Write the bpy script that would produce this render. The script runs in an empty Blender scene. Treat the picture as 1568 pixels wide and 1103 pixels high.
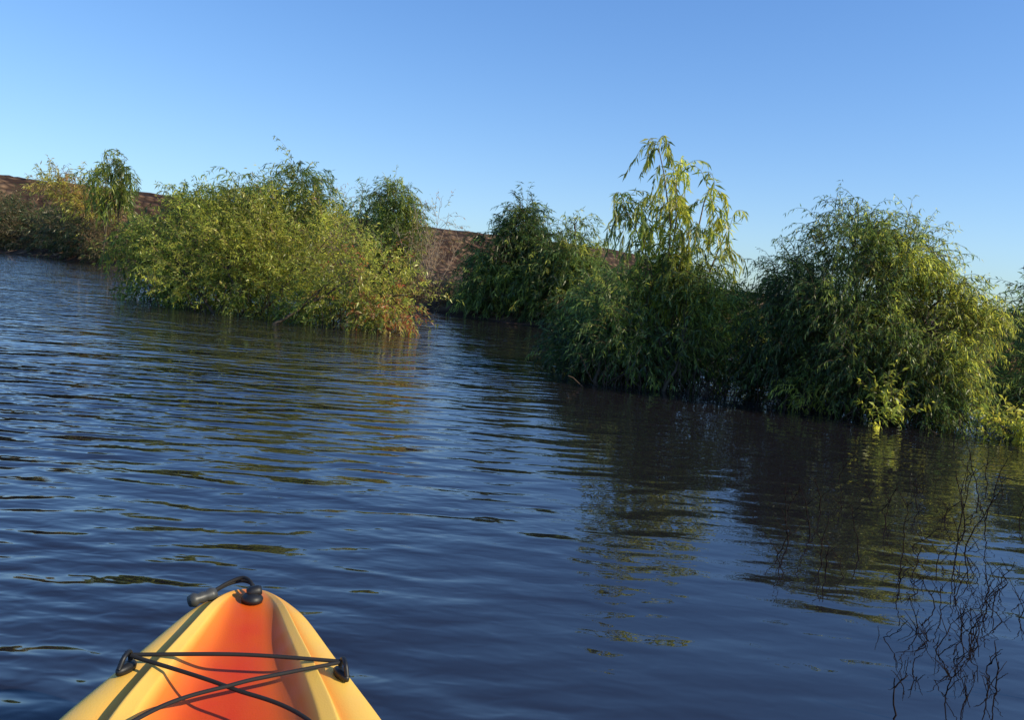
import bpy, bmesh, math, numpy as np
from mathutils import Matrix, Vector
R=math.radians
rng=np.random.default_rng(7)
scene=bpy.context.scene

# ---------------------------------------------------------------- helpers
def nrm(a): return a/(np.linalg.norm(a,axis=-1,keepdims=True)+1e-9)

class Acc:
    def __init__(s): s.V=[];s.F=[];s.M=[];s.C=[];s.n=0
    def add(s,v,f,mat,col):
        v=np.asarray(v,float).reshape(-1,3); f=np.asarray(f,int).reshape(-1,4)
        col=np.asarray(col,float)
        if col.ndim==1: col=np.tile(col,(len(v),1))
        s.V.append(v);s.F.append(f+s.n);s.M.append(np.full(len(f),mat));s.C.append(col);s.n+=len(v)
    def build(s,name,mats,smooth=()):
        V=np.concatenate(s.V);F=np.concatenate(s.F);M=np.concatenate(s.M);C=np.concatenate(s.C)
        me=bpy.data.meshes.new(name)
        me.vertices.add(len(V));me.vertices.foreach_set("co",V.astype(np.float32).ravel())
        me.loops.add(len(F)*4);me.loops.foreach_set("vertex_index",F.astype(np.int32).ravel())
        me.polygons.add(len(F));me.polygons.foreach_set("loop_start",np.arange(0,len(F)*4,4,dtype=np.int32))
        me.polygons.foreach_set("material_index",M.astype(np.int32))
        me.update(calc_edges=True)
        a=me.color_attributes.new("tint",'FLOAT_COLOR','POINT')
        a.data.foreach_set("color",np.concatenate([C,np.ones((len(C),1))],1).astype(np.float32).ravel())
        for m in mats: me.materials.append(m)
        if smooth:
            me.polygons.foreach_set("use_smooth",np.isin(M,list(smooth)))
        ob=bpy.data.objects.new(name,me);scene.collection.objects.link(ob)
        return ob

def tubes(acc,P,Rad,mat,col,S=4):
    P=np.asarray(P,float)
    if P.ndim==2: P=P[None]
    N,K,_=P.shape
    Rad=np.broadcast_to(np.asarray(Rad,float),(N,K))
    T=nrm(np.gradient(P,axis=1))
    ref=np.array([0.31,0.52,0.29])
    a=nrm(np.cross(T,ref));b=np.cross(T,a)
    th=np.arange(S)*2*math.pi/S
    ring=P[:,:,None,:]+Rad[:,:,None,None]*(a[:,:,None,:]*np.cos(th)[None,None,:,None]+b[:,:,None,:]*np.sin(th)[None,None,:,None])
    n,k,q=np.meshgrid(np.arange(N),np.arange(K-1),np.arange(S),indexing='ij')
    i0=n*K*S+k*S+q;i1=n*K*S+k*S+(q+1)%S
    F=np.stack([i0,i1,i1+S,i0+S],-1)
    acc.add(ring.reshape(-1,3),F,mat,col)

def leaves(acc,pos,d,L,W,mat,col,droop=0.15):
    M=len(pos)
    side=nrm(np.cross(d,rng.normal(size=(M,3))))
    L=L[:,None];W=W[:,None]
    v=np.stack([pos,pos+d*L*.42+side*W*.5,pos+d*L-np.array([0,0,1])*L*droop,pos+d*L*.42-side*W*.5],1)
    f=np.arange(M*4).reshape(-1,4)
    acc.add(v,f,mat,np.repeat(col,4,axis=0))

def pick_col(t,pal):
    t=np.clip(t,0,1)*(len(pal)-1)
    i=np.minimum(t.astype(int),len(pal)-2);fr=(t-i)[:,None]
    pal=np.array(pal)
    return pal[i]*(1-fr)+pal[i+1]*fr

def pn(p,f,ph):
    return (np.sin(p[:,0]*f+ph)*np.sin(p[:,1]*f*1.1+ph*1.7)+np.sin(p[:,2]*f*1.3+ph*.6+p[:,0]*f*.7)*.6+np.sin((p[:,0]-p[:,1])*f*2.1+p[:,2]*f*1.9+ph)*.4)/2

def foliage(acc,lobes,n,steps=10,step=.05,grav=.25,up=.5,L=.08,W=.013,per=2,pal=None,prune=-.35,pf=4.,ph=1.,shell=.45,tfn=None,zmin=.01,twigr=.0018,dens_down=.5,mt=0,ml=1,tb=.45,spread=.55,twigcol=(.13,.095,.055)):
    w=np.array([l[6]*(l[3]*l[4]+l[4]*l[5]+l[3]*l[5]) for l in lobes]);w/=w.sum()
    idx=rng.choice(len(lobes),n,p=w)
    lb=np.array([l[:6] for l in lobes])[idx]
    u=nrm(rng.normal(size=(n,3)))
    r=rng.random(n)**shell
    o=lb[:,:3]+u*r[:,None]*lb[:,3:6]
    keep=(pn(o,pf,ph)>prune)&(o[:,2]>zmin)
    o=o[keep];u=u[keep];n=len(o)
    d=nrm(u*.8+rng.normal(size=(n,3))*.4+np.array([0,0,up]))
    P=[o];D=[d];ln=rng.uniform(.5,1.4,n)[:,None]
    g=grav*rng.uniform(.5,1.4,n)[:,None]
    for k in range(steps):
        d=nrm(d+np.array([0,0,-1])*g+rng.normal(size=(n,3))*.12)
        o=o+d*step*ln
        P.append(o);D.append(d)
    P=np.stack(P,1);D=np.stack(D,1)
    zc=np.maximum(P[:,:,2],-.03);P[:,:,2]=zc
    Pt=P[:,::2]
    rr=np.linspace(twigr*1.6,twigr*.6,Pt.shape[1])
    tubes(acc,Pt,rr,mt,twigcol,S=3)
    tshoot=np.clip(tb+.35*pn(P[:,0],pf*.5,ph+2)+rng.normal(size=n)*.16,0,1)
    bright=np.clip(1+.4*pn(P[:,0],pf*1.4,ph+5)+rng.normal(size=n)*.18,.45,1.6)
    if tfn is not None: tshoot=tfn(P[:,0],tshoot)
    for j in range(per):
        fr=rng.random((n,steps))
        pos=P[:,:-1]*(1-fr[...,None])+P[:,1:]*fr[...,None]
        dd=nrm(D[:,1:]*.7+rng.normal(size=(n,steps,3))*spread+np.array([0,0,-dens_down]))
        pos=pos.reshape(-1,3);dd=dd.reshape(-1,3)
        t=np.repeat(tshoot,steps)+rng.normal(size=len(pos))*.12
        col=pick_col(t,pal)*(rng.uniform(.65,1.3,len(pos))*np.repeat(bright,steps))[:,None]
        k=pos[:,2]>zmin
        pos,dd,col=pos[k],dd[k],col[k]
        s=rng.uniform(.6,1.25,len(pos))
        leaves(acc,pos,dd,L*s,W*s,ml,col)

def limbs(acc,base,lobes,r0=.04,nsec=6,mt=0,spread=.15,col=(.09,.07,.05)):
    for i,l in enumerate(lobes):
        b=np.array([base[0]+rng.normal()*spread,base[1]+rng.normal()*spread,-.25])
        c=np.array(l[:3])+np.array([0,0,l[5]*.3])
        m=b*.5+c*.5+np.array([rng.normal()*.1,rng.normal()*.1,.15*abs(c[2])])
        t=np.linspace(0,1,9)[:,None]
        pts=b*(1-t)**2+2*m*t*(1-t)+c*t**2
        pts+=rng.normal(size=pts.shape)*.018
        tubes(acc,pts,np.linspace(r0,r0*.3,9),mt,col,S=6)
        for j in range(nsec):
            k=rng.integers(3,9);s=pts[k]
            u=nrm(rng.normal(size=3)+np.array([0,0,.5]))
            e=np.array(l[:3])+u*np.array(l[3:6])*.85
            mm=(s+e)/2+np.array([0,0,.12*l[5]])
            q=s*(1-t)**2+2*mm*t*(1-t)+e*t**2+rng.normal(size=pts.shape)*.01
            tubes(acc,q,np.linspace(r0*.35,r0*.08,9),mt,col,S=4)

def rootstems(acc,region,n,h,r=.008,col=(.07,.05,.038)):
    # many thin crooked stems rising out of the water under the crown
    t=np.linspace(0,1,8)[:,None]
    for k in range(n):
        x0,y0,x1,y1=region;f=rng.random()
        b=np.array([x0+(x1-x0)*f+rng.normal()*.06,y0+(y1-y0)*f+rng.normal()*.12,-.1])
        e=b+np.array([rng.normal()*.16,rng.normal()*.14,h*rng.uniform(.6,1.4)])
        q=b*(1-t)+e*t+np.cumsum(rng.normal(size=(8,3))*.012,0)
        tubes(acc,q,np.linspace(r,r*.45,8)*rng.uniform(.5,1.3),0,col,S=5)

# ---------------------------------------------------------------- materials
def newmat(name):
    m=bpy.data.materials.new(name);m.use_nodes=True
    nt=m.node_tree;nt.nodes.clear()
    return m,nt,nt.nodes.new("ShaderNodeOutputMaterial")

def leafmat():
    m,nt,out=newmat("leaf");N=nt.nodes;Lk=nt.links
    at=N.new("ShaderNodeAttribute");at.attribute_name="tint"
    di=N.new("ShaderNodeBsdfDiffuse");gl=N.new("ShaderNodeBsdfGlossy");gl.inputs["Roughness"].default_value=.4
    gl.inputs["Color"].default_value=(.9,.9,.8,1)
    tr=N.new("ShaderNodeBsdfTranslucent")
    hs=N.new("ShaderNodeHueSaturation");hs.inputs["Value"].default_value=2.7;hs.inputs["Hue"].default_value=.487
    mx=N.new("ShaderNodeMixShader");mx.inputs[0].default_value=.45
    m2=N.new("ShaderNodeMixShader");m2.inputs[0].default_value=.035
    Lk.new(at.outputs["Color"],di.inputs["Color"]);Lk.new(at.outputs["Color"],hs.inputs["Color"])
    Lk.new(hs.outputs[0],tr.inputs["Color"]);Lk.new(di.outputs[0],mx.inputs[1]);Lk.new(tr.outputs[0],mx.inputs[2])
    Lk.new(mx.outputs[0],m2.inputs[1]);Lk.new(gl.outputs[0],m2.inputs[2])
    Lk.new(m2.outputs[0],out.inputs[0]);return m
def barkmat():
    m,nt,out=newmat("bark");N=nt.nodes;Lk=nt.links
    at=N.new("ShaderNodeAttribute");at.attribute_name="tint"
    no=N.new("ShaderNodeTexNoise");no.inputs["Scale"].default_value=30
    mr=N.new("ShaderNodeMapRange");mr.inputs[3].default_value=.5;mr.inputs[4].default_value=1.5
    vm=N.new("ShaderNodeVectorMath");vm.operation='SCALE'
    p=N.new("ShaderNodeBsdfDiffuse")
    Lk.new(no.outputs[0],mr.inputs[0]);Lk.new(at.outputs["Color"],vm.inputs[0]);Lk.new(mr.outputs[0],vm.inputs[3])
    Lk.new(vm.outputs[0],p.inputs["Color"]);Lk.new(p.outputs[0],out.inputs[0]);return m
LEAF=leafmat();BARK=barkmat()

def simple(name,col,rough=.5,metal=0,noise=0,scale=20):
    m,nt,out=newmat(name);N=nt.nodes;Lk=nt.links
    p=N.new("ShaderNodeBsdfPrincipled");p.inputs["Roughness"].default_value=rough;p.inputs["Metallic"].default_value=metal
    p.inputs["Base Color"].default_value=(*col,1)
    no=N.new("ShaderNodeTexNoise");no.inputs["Scale"].default_value=scale;no.inputs["Detail"].default_value=6
    cr=N.new("ShaderNodeValToRGB")
    cr.color_ramp.elements[0].position=.35;cr.color_ramp.elements[1].position=.7
    cr.color_ramp.elements[0].color=(*[c*(1-noise) for c in col],1);cr.color_ramp.elements[1].color=(*[c*(1+noise) for c in col],1)
    Lk.new(no.outputs[0],cr.inputs[0]);Lk.new(cr.outputs[0],p.inputs["Base Color"])
    Lk.new(p.outputs[0],out.inputs[0]);return m

# ---------------------------------------------------------------- world, sun
SUN_EL=R(30);SUN_AZ=R(108)      # azimuth clockwise from +Y (view direction)
w=bpy.data.worlds.new("World");scene.world=w;w.use_nodes=True
nt=w.node_tree;bg=nt.nodes["Background"]
sky=nt.nodes.new("ShaderNodeTexSky");sky.sky_type='NISHITA';sky.sun_disc=False
sky.sun_elevation=SUN_EL;sky.sun_rotation=SUN_AZ
sky.air_density=1.0;sky.dust_density=.3;sky.ozone_density=3.
STR=.13
def vmath(op,a,b=None):
    n=nt.nodes.new("ShaderNodeVectorMath");n.operation=op
    for k,x in enumerate((a,b)):
        if x is None: continue
        if isinstance(x,tuple): n.inputs[k].default_value=x
        else: nt.links.new(x,n.inputs[k])
    return n.outputs[0]
hs=nt.nodes.new("ShaderNodeHueSaturation");hs.inputs["Saturation"].default_value=1.18
nt.links.new(sky.outputs[0],hs.inputs["Color"])
G=1.75*STR
c=vmath('MULTIPLY',hs.outputs[0],(G*.90,G*.91,G*1.16))
den=vmath('ADD',vmath('MULTIPLY',c,(.95,.47,.34)),(1,1,1))       # soft shoulder, like a phone's tone curve
c=vmath('DIVIDE',c,den)
c=vmath('MULTIPLY',c,(1/STR,1/STR,1/STR))
nt.links.new(c,bg.inputs[0]);bg.inputs[1].default_value=STR
sd=bpy.data.lights.new("sun",'SUN');sd.energy=5.;sd.angle=R(.5);sd.color=(1,.89,.66)
so=bpy.data.objects.new("sun",sd);scene.collection.objects.link(so)
dirv=Vector((math.sin(SUN_AZ)*math.cos(SUN_EL),math.cos(SUN_AZ)*math.cos(SUN_EL),math.sin(SUN_EL)))
so.rotation_euler=dirv.to_track_quat('Z','Y').to_euler()

# ---------------------------------------------------------------- camera
p=R(5.96);a=R(4.5)
F=Vector((0,math.cos(p),-math.sin(p)));R0=Vector((1,0,0));U0=Vector((0,math.sin(p),math.cos(p)))
Rv=R0*math.cos(a)+U0*math.sin(a);Uv=-R0*math.sin(a)+U0*math.cos(a)
cd=bpy.data.cameras.new("camera");cd.sensor_width=36;cd.lens=29.36;cd.clip_start=.05;cd.clip_end=6000
co=bpy.data.objects.new("camera",cd);scene.collection.objects.link(co)
M=Matrix((Rv,Uv,-F)).transposed().to_4x4();M.translation=Vector((0,0,1.0));co.matrix_world=M
scene.camera=co

# ---------------------------------------------------------------- terrain
S_=np.unique(np.concatenate([-np.geomspace(4,1500,20)[::-1],np.arange(-3.5,6,.35),np.arange(6,110,1.2),110+np.geomspace(1,1500,20)]))
T_=np.unique(np.concatenate([-90-np.geomspace(1,1500,20)[::-1],np.arange(-90,20,.6),20+np.geomspace(1,1500,20)]))
ss,tt=np.meshgrid(S_,T_,indexing='ij')
def sm(x,a,b):
    x=np.clip((x-a)/(b-a),0,1);return x*x*(3-2*x)
wob=.5*np.sin(tt*.35)+.35*np.sin(tt*.9+1)
z=-1.6+1.6*sm(ss+wob*.5,-4,0.1)+.35*sm(ss+wob*.5,0,1.2)
lev=5.0*(1-sm(ss,72,100))*sm(-tt-68.6,-13,0)
z=z*(1-sm(-tt-68.6,-13,-8))+lev
z+=rng.normal(size=z.shape)*.03*(ss<110)
z+=.05*np.sin(ss*1.3+tt*.7)*(lev>.3)
X=(ss+17/1.4142+tt)/1.4142;Y=(ss+17/1.4142-tt)/1.4142
ni,nj=ss.shape
i,j=np.meshgrid(np.arange(ni-1),np.arange(nj-1),indexing='ij')
q=i*nj+j
acc=Acc();acc.add(np.stack([X,Y,z],-1),np.stack([q,q+nj,q+nj+1,q+1],-1),0,(.2,.15,.1))
gm,nt,out=newmat("ground");N=nt.nodes;Lk=nt.links
geo=N.new("ShaderNodeNewGeometry")
n1=N.new("ShaderNodeTexNoise");n1.inputs["Scale"].default_value=.35;n1.inputs["Detail"].default_value=8
n2=N.new("ShaderNodeTexVoronoi");n2.inputs["Scale"].default_value=1.3
c1=N.new("ShaderNodeValToRGB");e=c1.color_ramp.elements
e[0].position=.35;e[0].color=(.11,.065,.045,1);e[1].position=.7;e[1].color=(.25,.17,.11,1)
c2=N.new("ShaderNodeValToRGB");e=c2.color_ramp.elements
e[0].position=.0;e[0].color=(1.4,1.3,1.15,1);e[1].position=.55;e[1].color=(.22,.2,.2,1)
mx=N.new("ShaderNodeMix");mx.data_type='RGBA';mx.blend_type='MULTIPLY';mx.inputs[0].default_value=.9
bp=N.new("ShaderNodeBump");bp.inputs["Distance"].default_value=.4;bp.invert=True
pb=N.new("ShaderNodeBsdfPrincipled");pb.inputs["Roughness"].default_value=.95;pb.inputs["Specular IOR Level"].default_value=.1
Lk.new(geo.outputs["Position"],n1.inputs["Vector"]);Lk.new(geo.outputs["Position"],n2.inputs["Vector"])
Lk.new(n1.outputs[0],c1.inputs[0]);Lk.new(n2.outputs["Distance"],c2.inputs[0])
Lk.new(c1.outputs[0],mx.inputs[6]);Lk.new(c2.outputs[0],mx.inputs[7]);Lk.new(mx.outputs[2],pb.inputs["Base Color"])
Lk.new(n2.outputs["Distance"],bp.inputs["Height"]);Lk.new(bp.outputs[0],pb.inputs["Normal"]);Lk.new(pb.outputs[0],out.inputs[0])
acc.build("ground",[gm],smooth=(0,))

# ---------------------------------------------------------------- water
wm,nt,out=newmat("lake_water");N=nt.nodes;Lk=nt.links
geo=N.new("ShaderNodeNewGeometry")
def wnoise(sx,sy,rot,detail,dist,rough=.5,seed=0):
    mp=N.new("ShaderNodeMapping");mp.inputs["Scale"].default_value=(sx,sy,1);mp.inputs["Rotation"].default_value=(0,0,rot)
    mp.inputs["Location"].default_value=(seed,seed*.7,seed*1.3)
    no=N.new("ShaderNodeTexNoise");no.inputs["Scale"].default_value=1;no.inputs["Detail"].default_value=detail
    no.inputs["Distortion"].default_value=dist;no.inputs["Roughness"].default_value=rough
    Lk.new(geo.outputs["Position"],mp.inputs[0]);Lk.new(mp.outputs[0],no.inputs["Vector"]);return no.outputs[0]
def mth(op,a,b):
    n=N.new("ShaderNodeMath");n.operation=op
    for k,x in enumerate((a,b)):
        if isinstance(x,(int,float)): n.inputs[k].default_value=x
        else: Lk.new(x,n.inputs[k])
    return n.outputs[0]
A=wnoise(.9,2.3,R(5),0,.4)
B=wnoise(3.6,9.,R(-9),0,.4,seed=3)
C=wnoise(11,20,R(18),1,.3,seed=9)
D=wnoise(.3,.5,0,2,.5,seed=5)
sep=N.new("ShaderNodeSeparateXYZ");Lk.new(geo.outputs["Position"],sep.inputs[0])
shel=N.new("ShaderNodeMapRange");shel.inputs[1].default_value=-2.2;shel.inputs[2].default_value=.7;shel.inputs[3].default_value=1.55;shel.inputs[4].default_value=.5
Lk.new(sep.outputs[0],shel.inputs[0])
mod=N.new("ShaderNodeMapRange");mod.inputs[1].default_value=.38;mod.inputs[2].default_value=.62;mod.inputs[3].default_value=.6;mod.inputs[4].default_value=1.4
Lk.new(D,mod.inputs[0])
h=mth('ADD',mth('MULTIPLY',A,.024),mth('MULTIPLY',mth('ADD',mth('MULTIPLY',B,.0145),mth('MULTIPLY',C,.0032)),mod.outputs[0]))
h=mth('MULTIPLY',h,shel.outputs[0])
bp=N.new("ShaderNodeBump");bp.inputs["Distance"].default_value=1.;bp.inputs["Strength"].default_value=1
Lk.new(h,bp.inputs["Height"])
pb=N.new("ShaderNodeBsdfPrincipled");pb.inputs["Base Color"].default_value=(.014,.012,.014,1)
pb.inputs["Roughness"].default_value=.012;pb.inputs["IOR"].default_value=1.8
Lk.new(bp.outputs[0],pb.inputs["Normal"]);Lk.new(pb.outputs[0],out.inputs[0])
acc=Acc();acc.add([(-1500,-1500,0),(1500,-1500,0),(1500,1500,0),(-1500,1500,0)],[(0,1,2,3)],0,(0,0,0))
acc.build("lake_water",[wm])

# ---------------------------------------------------------------- palettes
G0=(.035,.068,.018);G1=(.080,.130,.028);G2=(.17,.215,.034);YG=(.34,.35,.048);YL=(.45,.41,.07);TN=(.30,.19,.08);RD=(.32,.09,.03)
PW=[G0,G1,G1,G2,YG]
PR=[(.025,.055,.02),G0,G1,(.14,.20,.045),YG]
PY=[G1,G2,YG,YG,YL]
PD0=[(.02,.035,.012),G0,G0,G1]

# ---- big willow shrub, left
acc=Acc()
lob=[(-6.4,15,.75,.8,.8,.75,1),(-5.6,14.6,1.15,.9,.9,.85,1),(-4.5,14.6,1.25,1.0,1.,.9,1),(-3.8,13.8,1.1,.9,.9,.9,1),
     (-3.0,13.2,.85,.8,.9,.8,1),(-2.3,12.6,.62,.7,.7,.6,1),(-1.7,12.1,.42,.45,.5,.42,1),(-4.9,13.6,.7,1.2,.8,.7,1)]
base_l=[(-6.2,14.9,.2,.9,.4,.35,1),(-5.,14.0,.2,1.,.5,.35,1),(-3.8,13.2,.2,.9,.5,.35,1),(-2.7,12.5,.2,.8,.4,.35,1),(-1.9,12.0,.2,.5,.3,.3,1)]
def autumn(o,t):
    k=np.clip((o[:,0]+2.9)/1.2,0,1)*np.clip(1.3-o[:,2],0,1)
    t=t-.25*np.clip((-5.2-o[:,0])/1.2,0,1)
    return np.where(rng.random(len(t))<k*.55,rng.uniform(.7,1.,len(t)),t*.8)
limbs(acc,(-4.2,13.9),lob,.03,5,spread=.8)
PB=[G1,G2,YG,YG,YL,TN,RD]
foliage(acc,lob,4200,steps=9,step=.045,grav=.08,up=.7,L=.072,W=.018,per=2,pal=PB,prune=-.3,pf=3.2,ph=.4,tfn=autumn,tb=.5,dens_down=.1,spread=.8)
foliage(acc,base_l,1300,steps=8,step=.035,grav=.2,up=.1,L=.075,W=.02,per=2,pal=PB,prune=-2,pf=2.5,ph=.4,tfn=autumn,tb=.25,dens_down=.3,spread=.8,shell=.33)
rootstems(acc,(-6.2,14.1,-1.9,11.8),60,.45,.009)
up=[(-6.0,15.4,1.6,.35,.5,.35,1),(-5.15,15.2,1.95,.4,.5,.4,1),(-4.0,14.9,2.1,.4,.45,.4,1.2),(-3.45,14.5,1.85,.25,.4,.3,1),(-4.6,15,1.8,.3,.4,.3,1)]
limbs(acc,(-4.8,14.9),up,.03,6,spread=.5)
foliage(acc,up,620,steps=12,step=.05,grav=.24,up=.8,L=.11,W=.019,per=2,pal=PW,prune=-.2,pf=4,ph=2.,tb=.5)
foliage(acc,[(-6.9,15.1,.9,.3,.4,.4,1)],150,steps=12,step=.05,grav=.3,up=.8,L=.11,W=.02,per=2,pal=PW,prune=-.3,pf=4,ph=2.,tb=.5)
acc.build("willow_shrub",[BARK,LEAF])

# ---- middle willow (tall, open, drooping)
acc=Acc()
t=np.linspace(0,1,10)[:,None]
SP=[((1.45,8.4),(1.62,8.4,1.3),(1.28,8.45,2.34)),((1.45,8.4),(1.70,8.4,1.4),(1.80,8.4,1.96)),((1.5,8.45),(1.4,8.4,1.2),(.98,8.4,1.76)),((1.5,8.4),(1.8,8.4,1.0),(2.02,8.45,1.55)),((1.4,8.4),(1.55,8.4,1.3),(1.50,8.5,2.08)),((1.4,8.4),(1.3,8.4,1.0),(1.22,8.5,1.55)),((1.4,8.4),(1.5,8.4,.9),(1.66,8.3,1.55))]
spire=[]
for b,m,e in SP:
    b=np.array([b[0],b[1],-.2]);m=np.array(m);e=np.array(e)
    pts=b*(1-t)**2+2*m*t*(1-t)+e*t**2+rng.normal(size=(10,3))*.008
    tubes(acc,pts,np.linspace(.016,.005,10),0,(.22,.16,.09),S=6)
    for k in range(4,10):
        q=pts[k];spire.append((q[0],q[1],q[2],.07,.07,.05,1))
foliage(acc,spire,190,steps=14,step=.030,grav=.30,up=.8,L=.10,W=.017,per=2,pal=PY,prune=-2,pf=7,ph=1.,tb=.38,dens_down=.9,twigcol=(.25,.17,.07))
low=[(1.35,8.4,.75,.6,.5,.4,1),(1.0,8.6,.55,.4,.45,.42,1),(1.8,8.3,.75,.45,.45,.45,1),(2.15,8.4,.6,.35,.35,.4,1),(1.3,8.1,.45,.6,.35,.32,.8),(.85,8.9,.8,.22,.3,.22,.7),(1.65,8.4,1.1,.35,.3,.2,.5)]
limbs(acc,(1.4,8.3),low,.02,9,spread=.3)
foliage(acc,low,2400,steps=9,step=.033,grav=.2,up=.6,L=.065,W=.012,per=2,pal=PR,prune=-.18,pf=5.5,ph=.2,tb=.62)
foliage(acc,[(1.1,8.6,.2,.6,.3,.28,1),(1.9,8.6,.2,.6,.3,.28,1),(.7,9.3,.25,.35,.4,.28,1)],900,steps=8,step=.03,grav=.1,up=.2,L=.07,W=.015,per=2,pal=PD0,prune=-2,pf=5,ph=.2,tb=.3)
foliage(acc,[(1.2,8.0,.25,.7,.2,.2,1),(.6,8.9,.25,.3,.25,.22,1)],220,steps=8,step=.03,grav=.2,up=.3,L=.06,W=.013,per=2,pal=PR,prune=0,pf=6,ph=2.,tb=.5)
rootstems(acc,(.8,8.0,2.3,7.75),80,.3,.008)
acc.build("willow_tree",[BARK,LEAF])

# ---- right willow (broad dome)
acc=Acc()
lob=[(2.95,7.6,1.45,.32,.4,.36,1),(3.3,7.4,1.28,.36,.4,.36,1),(2.6,7.8,1.02,.32,.4,.36,1),(3.6,7.2,.95,.28,.35,.34,1),
     (2.95,7.4,.75,.58,.5,.55,1),(3.45,7.1,.6,.35,.4,.5,1.1),(2.5,7.8,.5,.35,.4,.45,1),(3.6,6.95,.3,.22,.3,.3,1.2),(3.1,7.05,.4,.5,.3,.28,.6),(3.88,7.1,.9,.12,.2,.2,1.4)]
limbs(acc,(3.05,7.5),lob,.025,9,spread=.2)
def sunside_tint(o,t): return t+.28*np.clip((o[:,0]-3.15)/.6,-.6,1)  # sunlit right side painted into leaf colour: yellower and lighter with x
foliage(acc,lob,6600,steps=11,step=.028,grav=.2,up=.75,L=.048,W=.0085,per=2,pal=PR,prune=-.2,pf=6,ph=3.1,tb=.6,dens_down=.6,shell=.45,tfn=sunside_tint)
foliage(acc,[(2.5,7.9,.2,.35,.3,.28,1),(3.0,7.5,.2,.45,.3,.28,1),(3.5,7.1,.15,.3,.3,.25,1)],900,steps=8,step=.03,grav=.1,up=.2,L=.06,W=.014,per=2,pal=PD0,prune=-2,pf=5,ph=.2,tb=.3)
foliage(acc,[(2.75,7.2,.2,.45,.15,.15,1),(3.5,6.75,.15,.25,.15,.15,1)],200,steps=8,step=.028,grav=.2,up=.3,L=.05,W=.011,per=2,pal=PR,prune=-.1,pf=6,ph=2.,tb=.65)
rootstems(acc,(2.3,7.35,3.7,6.65),70,.28,.007)
acc.build("willow_tree.001",[BARK,LEAF])

# ---- shrub at right frame edge
acc=Acc()
lob=[(4.9,7.6,.6,.4,.5,.5,1),(5.4,8,.9,.5,.5,.5,1),(4.55,7.2,.25,.3,.3,.25,1)]
limbs(acc,(5,7.7),lob,.03,6)
foliage(acc,lob,1300,steps=10,step=.035,grav=.18,up=.6,L=.07,W=.012,pal=PR,pf=5,ph=5.,tb=.5)
acc.build("willow_shrub.001",[BARK,LEAF])
acc=Acc()
lob=[(4.0,6.35,.08,.35,.2,.12,1),(3.0,6.6,.15,.1,.1,.2,1.2)]
foliage(acc,lob,110,steps=8,step=.025,grav=.0,up=1.3,L=.06,W=.018,pal=PY,pf=5,ph=5.,prune=-1,tb=.5)
acc.build("willow_shrub.002",[BARK,LEAF])

# ---- background willows behind the channel
def bgtree(name,base,lob,n,pal,L=.12,W=.02,tb=.4,grav=.2,prune=-.35,steps=10,step=.05,per=2):
    acc=Acc();limbs(acc,base,lob,.045,7,spread=.25)
    foliage(acc,lob,n,steps=steps,step=step,grav=grav,up=.7,L=L,W=W,per=per,pal=pal,prune=prune,pf=3.2,ph=base[0]*1.3,tb=tb,twigr=.003)
    return acc.build(name,[BARK,LEAF])
bgtree("willow_tree.002",(0,18),[(.0,18,1.65,.5,.6,.5,1),(-.5,18.2,1.25,.5,.6,.5,1),(.4,17.6,.9,.7,.7,.6,1),(0,18,2.15,.22,.3,.2,1.3),(-.4,17.8,.6,.8,.5,.5,1)],2000,PR,prune=-.4,tb=.55)
bgtree("willow_tree.003",(1.2,17.5),[(1.08,17.6,2.0,.22,.4,.3,1.5),(1.1,17.2,1.3,.45,.6,.6,1),(.8,17,.7,.8,.6,.6,1),(2.3,16,.55,1.,.6,.45,1)],1900,PR,prune=-.4,tb=.55)
bgtree("willow_tree.004",(-3.5,21.5),[(-3.3,21.5,2.45,.5,.5,.5,1),(-3.05,21.3,1.8,.5,.5,.7,1),(-4.1,21.8,2.3,.4,.4,.4,1),(-3.4,21,1.1,.7,.6,.8,1)],1300,PY,tb=.3)
bgtree("willow_tree.005",(-17,34.5),[(-17.1,34.5,4.35,.2,.5,.3,1),(-16.4,34.4,3.8,.3,.5,.3,1),(-17.5,34.4,3.6,.25,.4,.3,1),(-16.8,34.4,2.9,.5,.5,.5,1)],120,PY,L=.26,W=.045,steps=12,step=.09,prune=-.6,tb=.15,grav=.33)
def sapling(name,base,h,n,leafn,pal):
    acc=Acc();t=np.linspace(0,1,10)[:,None]
    for k in range(n):
        b=np.array([base[0]+rng.normal()*.15,base[1]+rng.normal()*.15,0.])
        e=b+np.array([rng.normal()*.28*h*.6,rng.normal()*.3,h*rng.uniform(.6,1)])
        pts=b*(1-t)+e*t+rng.normal(size=(10,3))*.025
        tubes(acc,pts,np.linspace(.014,.004,10),0,(.34,.26,.19),S=4)
        for j in range(9):
            q=pts[rng.integers(3,9)];e2=q+np.array([rng.normal()*.2,rng.normal()*.2,rng.uniform(.15,.5)])
            tubes(acc,q*(1-t)+e2*t+rng.normal(size=(10,3))*.012,np.linspace(.006,.002,10),0,(.36,.28,.2),S=3)
    foliage(acc,[(base[0],base[1],h*.65,h*.18,h*.2,h*.3,1)],leafn,steps=7,step=.05,grav=.1,up=.8,L=.08,W=.018,per=1,pal=pal,prune=-.3,tb=.6,twigr=.002)
    acc.build(name,[BARK,LEAF])
PD=[YG,YL,TN,TN,(.32,.22,.14)]
sapling("dry_sapling",(-1.95,20),2.75,9,80,PD)
sapling("dry_sapling.001",(-5.1,23),3.2,8,110,PD)
sapling("dry_sapling.002",(-2.5,20.6),2.2,6,60,PD)
bgtree("dry_shrub",(-19.8,37.5),[(-20.2,37.5,3.0,1.6,.8,.7,1),(-18.6,37,2.4,1.,.8,.8,1)],500,PD,L=.2,W=.04,steps=8,step=.1,tb=.3,grav=.05,prune=-.2)

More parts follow.
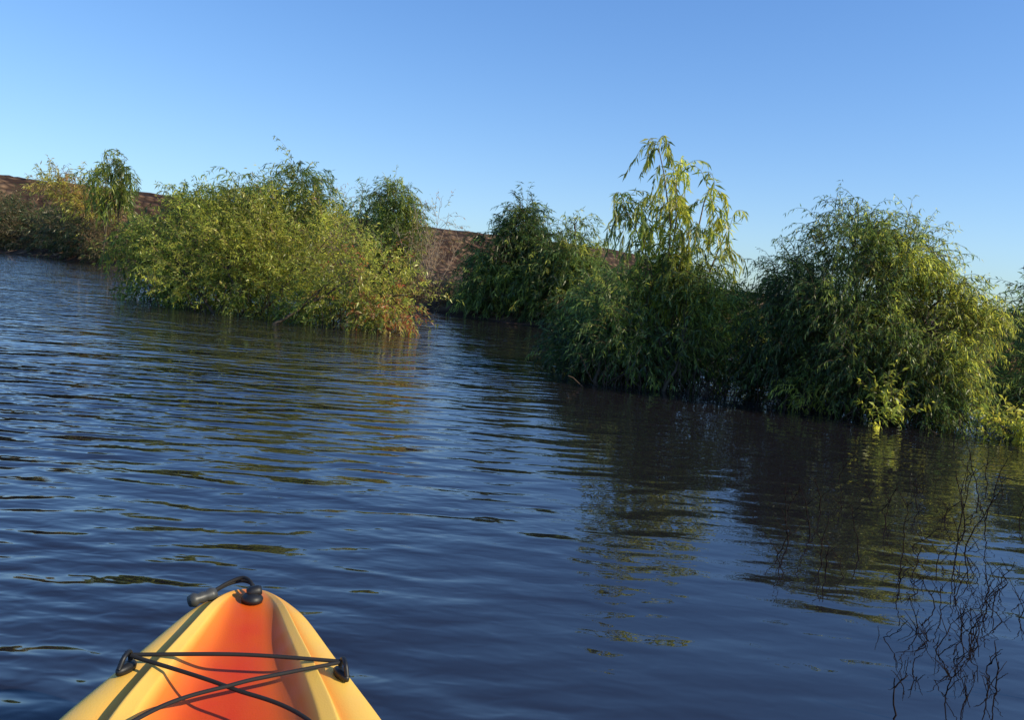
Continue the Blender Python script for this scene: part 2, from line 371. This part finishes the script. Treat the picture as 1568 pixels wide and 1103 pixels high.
# ---- shoreline brush
acc=Acc()
lob=[];
for k in range(34):
    t_=k/33.;x=-34+t_*31;y=17.6-x+rng.uniform(.2,1.6);hh=(3.0*(1-t_)**1.2+.7)*rng.uniform(.65,1.0)
    if t_>.55: hh=min(hh,1.05)
    lob.append((x,y,hh*.45,1.1*(1-t_*.3),.7,hh*.5,1))
PK=[(.02,.03,.012),G0,(.09,.095,.033),(.15,.11,.05),(.12,.07,.035)]
foliage(acc,lob[:18],2500,steps=9,step=.12,grav=.06,up=.8,L=.24,W=.05,pal=PK,prune=-.45,pf=1.3,ph=1.,tb=.45,twigr=.006)
foliage(acc,lob[17:],2200,steps=9,step=.06,grav=.06,up=.8,L=.13,W=.02,pal=[G0,G1,TN,(.17,.10,.05),TN],prune=-.5,pf=1.7,ph=1.,tb=.55,twigr=.006)
lob=[]
for k in range(16):
    x=-3+k*.75;y=17.2-x+rng.uniform(.2,1.);hh=rng.uniform(.5,.8)
    lob.append((x,y,hh*.4,.7,.5,hh*.55,1))
foliage(acc,lob,1800,steps=8,step=.05,grav=.05,up=.9,L=.12,W=.018,pal=[G0,G1,TN,(.17,.10,.05)],prune=-.6,pf=2,ph=1.,tb=.5,twigr=.004)
acc.build("shoreline_brush",[BARK,LEAF])

# ---- bare twigs standing in shallow water
acc=Acc()
t=np.linspace(0,1,12)[:,None]
def twig(x,y,h,lean,nb=3,r=.0022):
    b=np.array([x,y,-.05]);az=rng.uniform(0,6.28)
    L=np.array([math.cos(az),math.sin(az),0])*lean
    pts=b+np.array([0,0,1])*(h+.05)*t+L*t**1.7+np.cumsum(rng.normal(size=(12,3))*.004,0)
    tubes(acc,pts,np.linspace(r,r*.45,12),0,(.022,.016,.014),S=4)
    for j in range(nb):
        q=pts[rng.integers(3,11)];az2=rng.uniform(0,6.28);l=rng.uniform(.03,.09)
        e=q+np.array([math.cos(az2)*l*.8,math.sin(az2)*l*.5,l*.8])
        tubes(acc,q*(1-t)+e*t+np.array([0,0,.3*l])*t*(1-t)+rng.normal(size=(12,3))*.001,np.linspace(r*.65,r*.35,12),0,(.025,.018,.015),S=3)
for k in range(54):
    yy=rng.uniform(2.05,3.1);xx=rng.normal(.585*yy,.08*yy)
    twig(xx,yy,rng.uniform(.02,.12),rng.uniform(.02,.12),3,.0022)
for k in range(22):
    yy=rng.uniform(3.,4.8);xx=rng.normal(.49*yy,.09*yy)
    twig(xx,yy,rng.uniform(.05,.2),rng.uniform(.02,.14),3,.0026)
for (x,y,h,l,nb) in [(1.85,3.3,.36,.04,4),(1.95,3.4,.28,.08,3),(1.16,3.3,.24,.03,3),(1.3,3.4,.24,.1,2),(1.0,1.93,.09,.01,1),(1.22,3.0,.12,.06,2),(2.3,3.9,.3,.08,4),(2.5,4.3,.35,.1,4),(2.1,3.7,.25,.1,3),(2.7,4.6,.25,.1,3),(1.45,2.9,.1,.1,2),(1.05,3.1,.12,.12,2),(1.5,3.8,.2,.1,2)]:
    twig(x,y,h,l,nb,.0029)
acc.build("bare_twigs",[BARK,LEAF])

# ---------------------------------------------------------------- kayak
kay=bpy.data.objects.new("kayak",None);scene.collection.objects.link(kay)
st=np.array([0,.012,.035,.07,.11,.16,.22,.3,.36,.42,.5,.65,.85,1.05,1.2,1.3,1.6,2.,2.3,2.42,2.6,2.8,2.95,3.03,3.05])
wv=np.interp(st,[0,.012,.035,.07,.11,.16,.22,.3,.42,.6,1.,1.4,2.1,2.6,2.9,3.05],[.030,.056,.076,.095,.113,.132,.154,.184,.236,.287,.345,.375,.375,.28,.15,.02])
zd=np.interp(st,[0,.1,.3,.6,1.2,2.4,3.05],[.350,.360,.35,.32,.28,.28,.34])
g=np.interp(st,[0,.06,.12,.25,.6,1.05,1.2,1.3,2.3,2.42,2.6,3.05],[0,.002,.014,.032,.046,.05,.10,.19,.19,.08,.02,0])
qi=np.interp(st,[0,.1,.3,1.05,1.25,2.3,2.45,3.05],[.34,.38,.44,.46,.68,.68,.4,.3])
kz=np.interp(st,[0,.02,.06,.15,.3,.6,2.5,2.9,3.05],[.30,.24,.17,.08,-.01,-.09,-.09,.05,.28])
YEL=np.array((.86,.53,.10));ORG=np.array((.82,.26,.022));RED=np.array((.58,.060,.005))
V=[];Cc=[];K=None
for s,wd,zz,gg,qq,k in zip(st,wv,zd,g,qi,kz):
    e=min(1,s/.12)
    sec=[(0,-gg),(qq*.5,-gg*.98),(qq*.8,-gg*.86),(qq+.03,-gg*.25),(qq+.08,.004*e),(qq+.18 if qq<.5 else qq+.13,.010*e),(min(qq+.23,.85),-.012*e),(min(qq+.32,.88),-.006*e),(.94,-.012),(1.0,-.032),(1.0,-.05),(.97,-.062)]
    hb=zz-.062
    sec+=[(.9,-.062-(hb-k)*.35),(.72,-.062-(hb-k)*.75),(.35,-.062-(hb-k)*.97),(0,-.062-(hb-k))]
    tipk=1-min(1,s/.14)
    cl=[RED,RED*.9+ORG*.1,RED*.65+ORG*.35,RED*.3+ORG*.7,YEL*.85+ORG*.15,YEL,ORG*.55+YEL*.45,YEL*.9+ORG*.1,YEL,YEL,YEL,ORG,YEL*.5+ORG*.5,ORG,ORG,ORG]
    cl=[c_*(1-.55*tipk)+ORG*.55*tipk for c_ in cl]
    half=[(q_*wd,-s,zz+dz) for q_,dz in sec]
    full=half+[(-x,y,zc) for x,y,zc in half[-2:0:-1]]
    V+=full;Cc+=cl+cl[-2:0:-1];K=len(full)
ns=len(st);Fc=[]
for i_ in range(ns-1):
    for j_ in range(K):
        Fc.append((i_*K+j_,i_*K+(j_+1)%K,(i_+1)*K+(j_+1)%K,(i_+1)*K+j_))
for i_,fl in ((0,0),(ns-1,1)):
    for j_ in range(K//2-1):
        a_,b_=i_*K+j_,i_*K+j_+1
        c_,d_=i_*K+(K-j_-1)%K,i_*K+(K-j_)%K
        if j_==0: continue
        Fc.append((a_,b_,c_,d_) if fl else (d_,c_,b_,a_))
acc=Acc();acc.add(V,Fc,0,np.array(Cc))
hm,nt,out=newmat("rotomolded_plastic");N=nt.nodes;Lk=nt.links
at=N.new("ShaderNodeAttribute");at.attribute_name="tint"
no=N.new("ShaderNodeTexNoise");no.inputs["Scale"].default_value=7;no.inputs["Detail"].default_value=5
hs=N.new("ShaderNodeHueSaturation");mr=N.new("ShaderNodeMapRange");mr.inputs[3].default_value=.485;mr.inputs[4].default_value=.512
tc=N.new("ShaderNodeTexCoord")
n3=N.new("ShaderNodeTexNoise");n3.inputs["Scale"].default_value=350
n4=N.new("ShaderNodeTexNoise");n4.inputs["Scale"].default_value=28;n4.inputs["Detail"].default_value=8
rr_=N.new("ShaderNodeMapRange");rr_.inputs[1].default_value=.35;rr_.inputs[2].default_value=.7;rr_.inputs[3].default_value=.38;rr_.inputs[4].default_value=.6
bp=N.new("ShaderNodeBump");bp.inputs["Distance"].default_value=.0006;bp.inputs["Strength"].default_value=.5
pb=N.new("ShaderNodeBsdfPrincipled");pb.inputs["Specular IOR Level"].default_value=.35
Lk.new(tc.outputs["Object"],no.inputs["Vector"]);Lk.new(tc.outputs["Object"],n3.inputs["Vector"]);Lk.new(tc.outputs["Object"],n4.inputs["Vector"])
Lk.new(n4.outputs[0],rr_.inputs[0]);Lk.new(rr_.outputs[0],pb.inputs["Roughness"])
Lk.new(no.outputs[0],mr.inputs[0]);Lk.new(mr.outputs[0],hs.inputs["Hue"]);Lk.new(at.outputs["Color"],hs.inputs["Color"])
Lk.new(hs.outputs[0],pb.inputs["Base Color"]);Lk.new(n3.outputs[0],bp.inputs["Height"]);Lk.new(bp.outputs[0],pb.inputs["Normal"])
Lk.new(pb.outputs[0],out.inputs[0])
hull=acc.build("hull",[hm],smooth=(0,));hull.parent=kay
bm=bmesh.new();bm.from_mesh(hull.data);bmesh.ops.recalc_face_normals(bm,faces=bm.faces)
bm.verts.ensure_lookup_table()
cre=bm.edges.layers.float.get("crease_edge") or bm.edges.layers.float.new("crease_edge")
for ed in bm.edges:
    a_,b_=ed.verts[0].index,ed.verts[1].index
    if abs(a_-b_)==K:
        jj=a_%K;jj=min(jj,K-jj)
        if jj in (4,5,6,9): ed[cre]={4:.75,5:.6,6:.6,9:.35}[jj]
bm.to_mesh(hull.data);bm.free()
md=hull.modifiers.new("s",'SUBSURF');md.levels=2;md.render_levels=3
BLK=simple("black_rubber",(.010,.010,.011),.5,0,.3,60)
CORD=simple("bungee_cord",(.010,.009,.009),.8,0,.5,400)
GRY=simple("worn_plastic",(.06,.06,.055),.45,0,.4,80)
def spline(pts,n=60):
    pts=np.array(pts,float);m=len(pts);P=np.vstack([2*pts[0]-pts[1],pts,2*pts[-1]-pts[-2]])
    o=[]
    for i_ in range(m-1):
        p0,p1,p2,p3=P[i_:i_+4]
        for u_ in np.linspace(0,1,n//(m-1),endpoint=False):
            o.append(.5*((2*p1)+(-p0+p2)*u_+(2*p0-5*p1+4*p2-p3)*u_**2+(-p0+3*p1-3*p2+p3)*u_**3))
    o.append(pts[-1]);return np.array(o)
acc=Acc()
def cord(pts,r=.0032): tubes(acc,spline(pts),r,0,(0,0,0),S=8)
sp=.315;xp=.158;zp=float(np.interp(sp,st,zd))+.014
cord([(-xp,-sp,zp),(0,-sp+.004,zp+.004),(xp,-sp,zp)])
cord([(-xp,-sp-.004,zp),(-.06,-sp-.055,zp-.002),(0,-sp-.09,zp-.004),(.1,-sp-.15,zp-.010),(.22,-.62,.335)])
cord([(xp,-sp-.004,zp),(.06,-sp-.055,zp+.002),(0,-sp-.09,zp+.003),(-.1,-sp-.15,zp-.006),(-.22,-.62,.335)])
c=acc.build("bungee_cords",[CORD],smooth=(0,));c.parent=kay
def blob(name,profile,mat,loc,rot=(0,0,0),S=16):
    acc=Acc();n=len(profile);th=np.arange(S)*2*math.pi/S
    v=[(r*math.cos(t_),r*math.sin(t_),z_) for r,z_ in profile for t_ in th]
    f=[(i_*S+j_,i_*S+(j_+1)%S,(i_+1)*S+(j_+1)%S,(i_+1)*S+j_) for i_ in range(n-1) for j_ in range(S)]
    acc.add(v,f,0,(0,0,0));o=acc.build(name,[mat],smooth=(0,));o.location=loc;o.rotation_euler=rot;o.parent=kay;return o
for k,sx in enumerate((-1,1)):
    x=sx*(xp+.004)
    blob(f"pad_eye_base_{k}",[(.0001,-.006),(.012,-.006),(.0125,.001),(.010,.005),(.0001,.006)],BLK,(x,-sp-.008,zp-.016),(0,0,sx*R(28))).scale=(.75,1.7,1)
    acc=Acc();tubes(acc,spline([(x+sx*.008,-sp-.024,zp-.013),(x+sx*.004,-sp-.014,zp+.002),(x,-sp+.004,zp+.003),(x-sx*.002,-sp+.010,zp-.013)]),.0038,0,(0,0,0),S=8)
    o=acc.build(f"pad_eye_loop_{k}",[BLK],smooth=(0,));o.parent=kay
zt=.358
blob("handle_fitting",[(.0001,-.004),(.019,-.004),(.020,.003),(.015,.009),(.007,.012),(.0001,.013)],BLK,(.004,-.066,zt-.001))
blob("handle_fitting_knob",[(.0001,-.014),(.008,-.013),(.0105,-.006),(.0105,.006),(.008,.013),(.0001,.014)],BLK,(.006,-.060,zt+.012),(0,R(80),R(15)))
acc=Acc()
tubes(acc,spline([(.004,-.058,zt+.012),(-.004,-.028,zt+.018),(-.020,-.010,zt+.018),(-.044,-.018,zt+.010),(-.064,-.042,zt+.004),(-.078,-.064,zt+.0)]),.0034,0,(0,0,0),S=8)
tubes(acc,spline([(.010,-.052,zt+.008),(-.002,-.018,zt+.010),(-.022,-.002,zt+.008),(-.048,-.012,zt+.002),(-.072,-.044,zt-.004)]),.0034,0,(0,0,0),S=8)
o=acc.build("handle_cord",[CORD],smooth=(0,));o.parent=kay
blob("handle_toggle",[(.0001,-.026),(.010,-.025),(.0135,-.015),(.009,-.007),(.011,0),(.009,.007),(.0135,.015),(.010,.025),(.0001,.026)],GRY,(-.084,-.068,zt-.001),(0,R(80),R(30)))
kay.location=(-.493,1.560,0);kay.rotation_euler=(0,R(4),R(13.8))

scene.view_settings.view_transform='Standard'
scene.view_settings.look='None';scene.view_settings.exposure=0
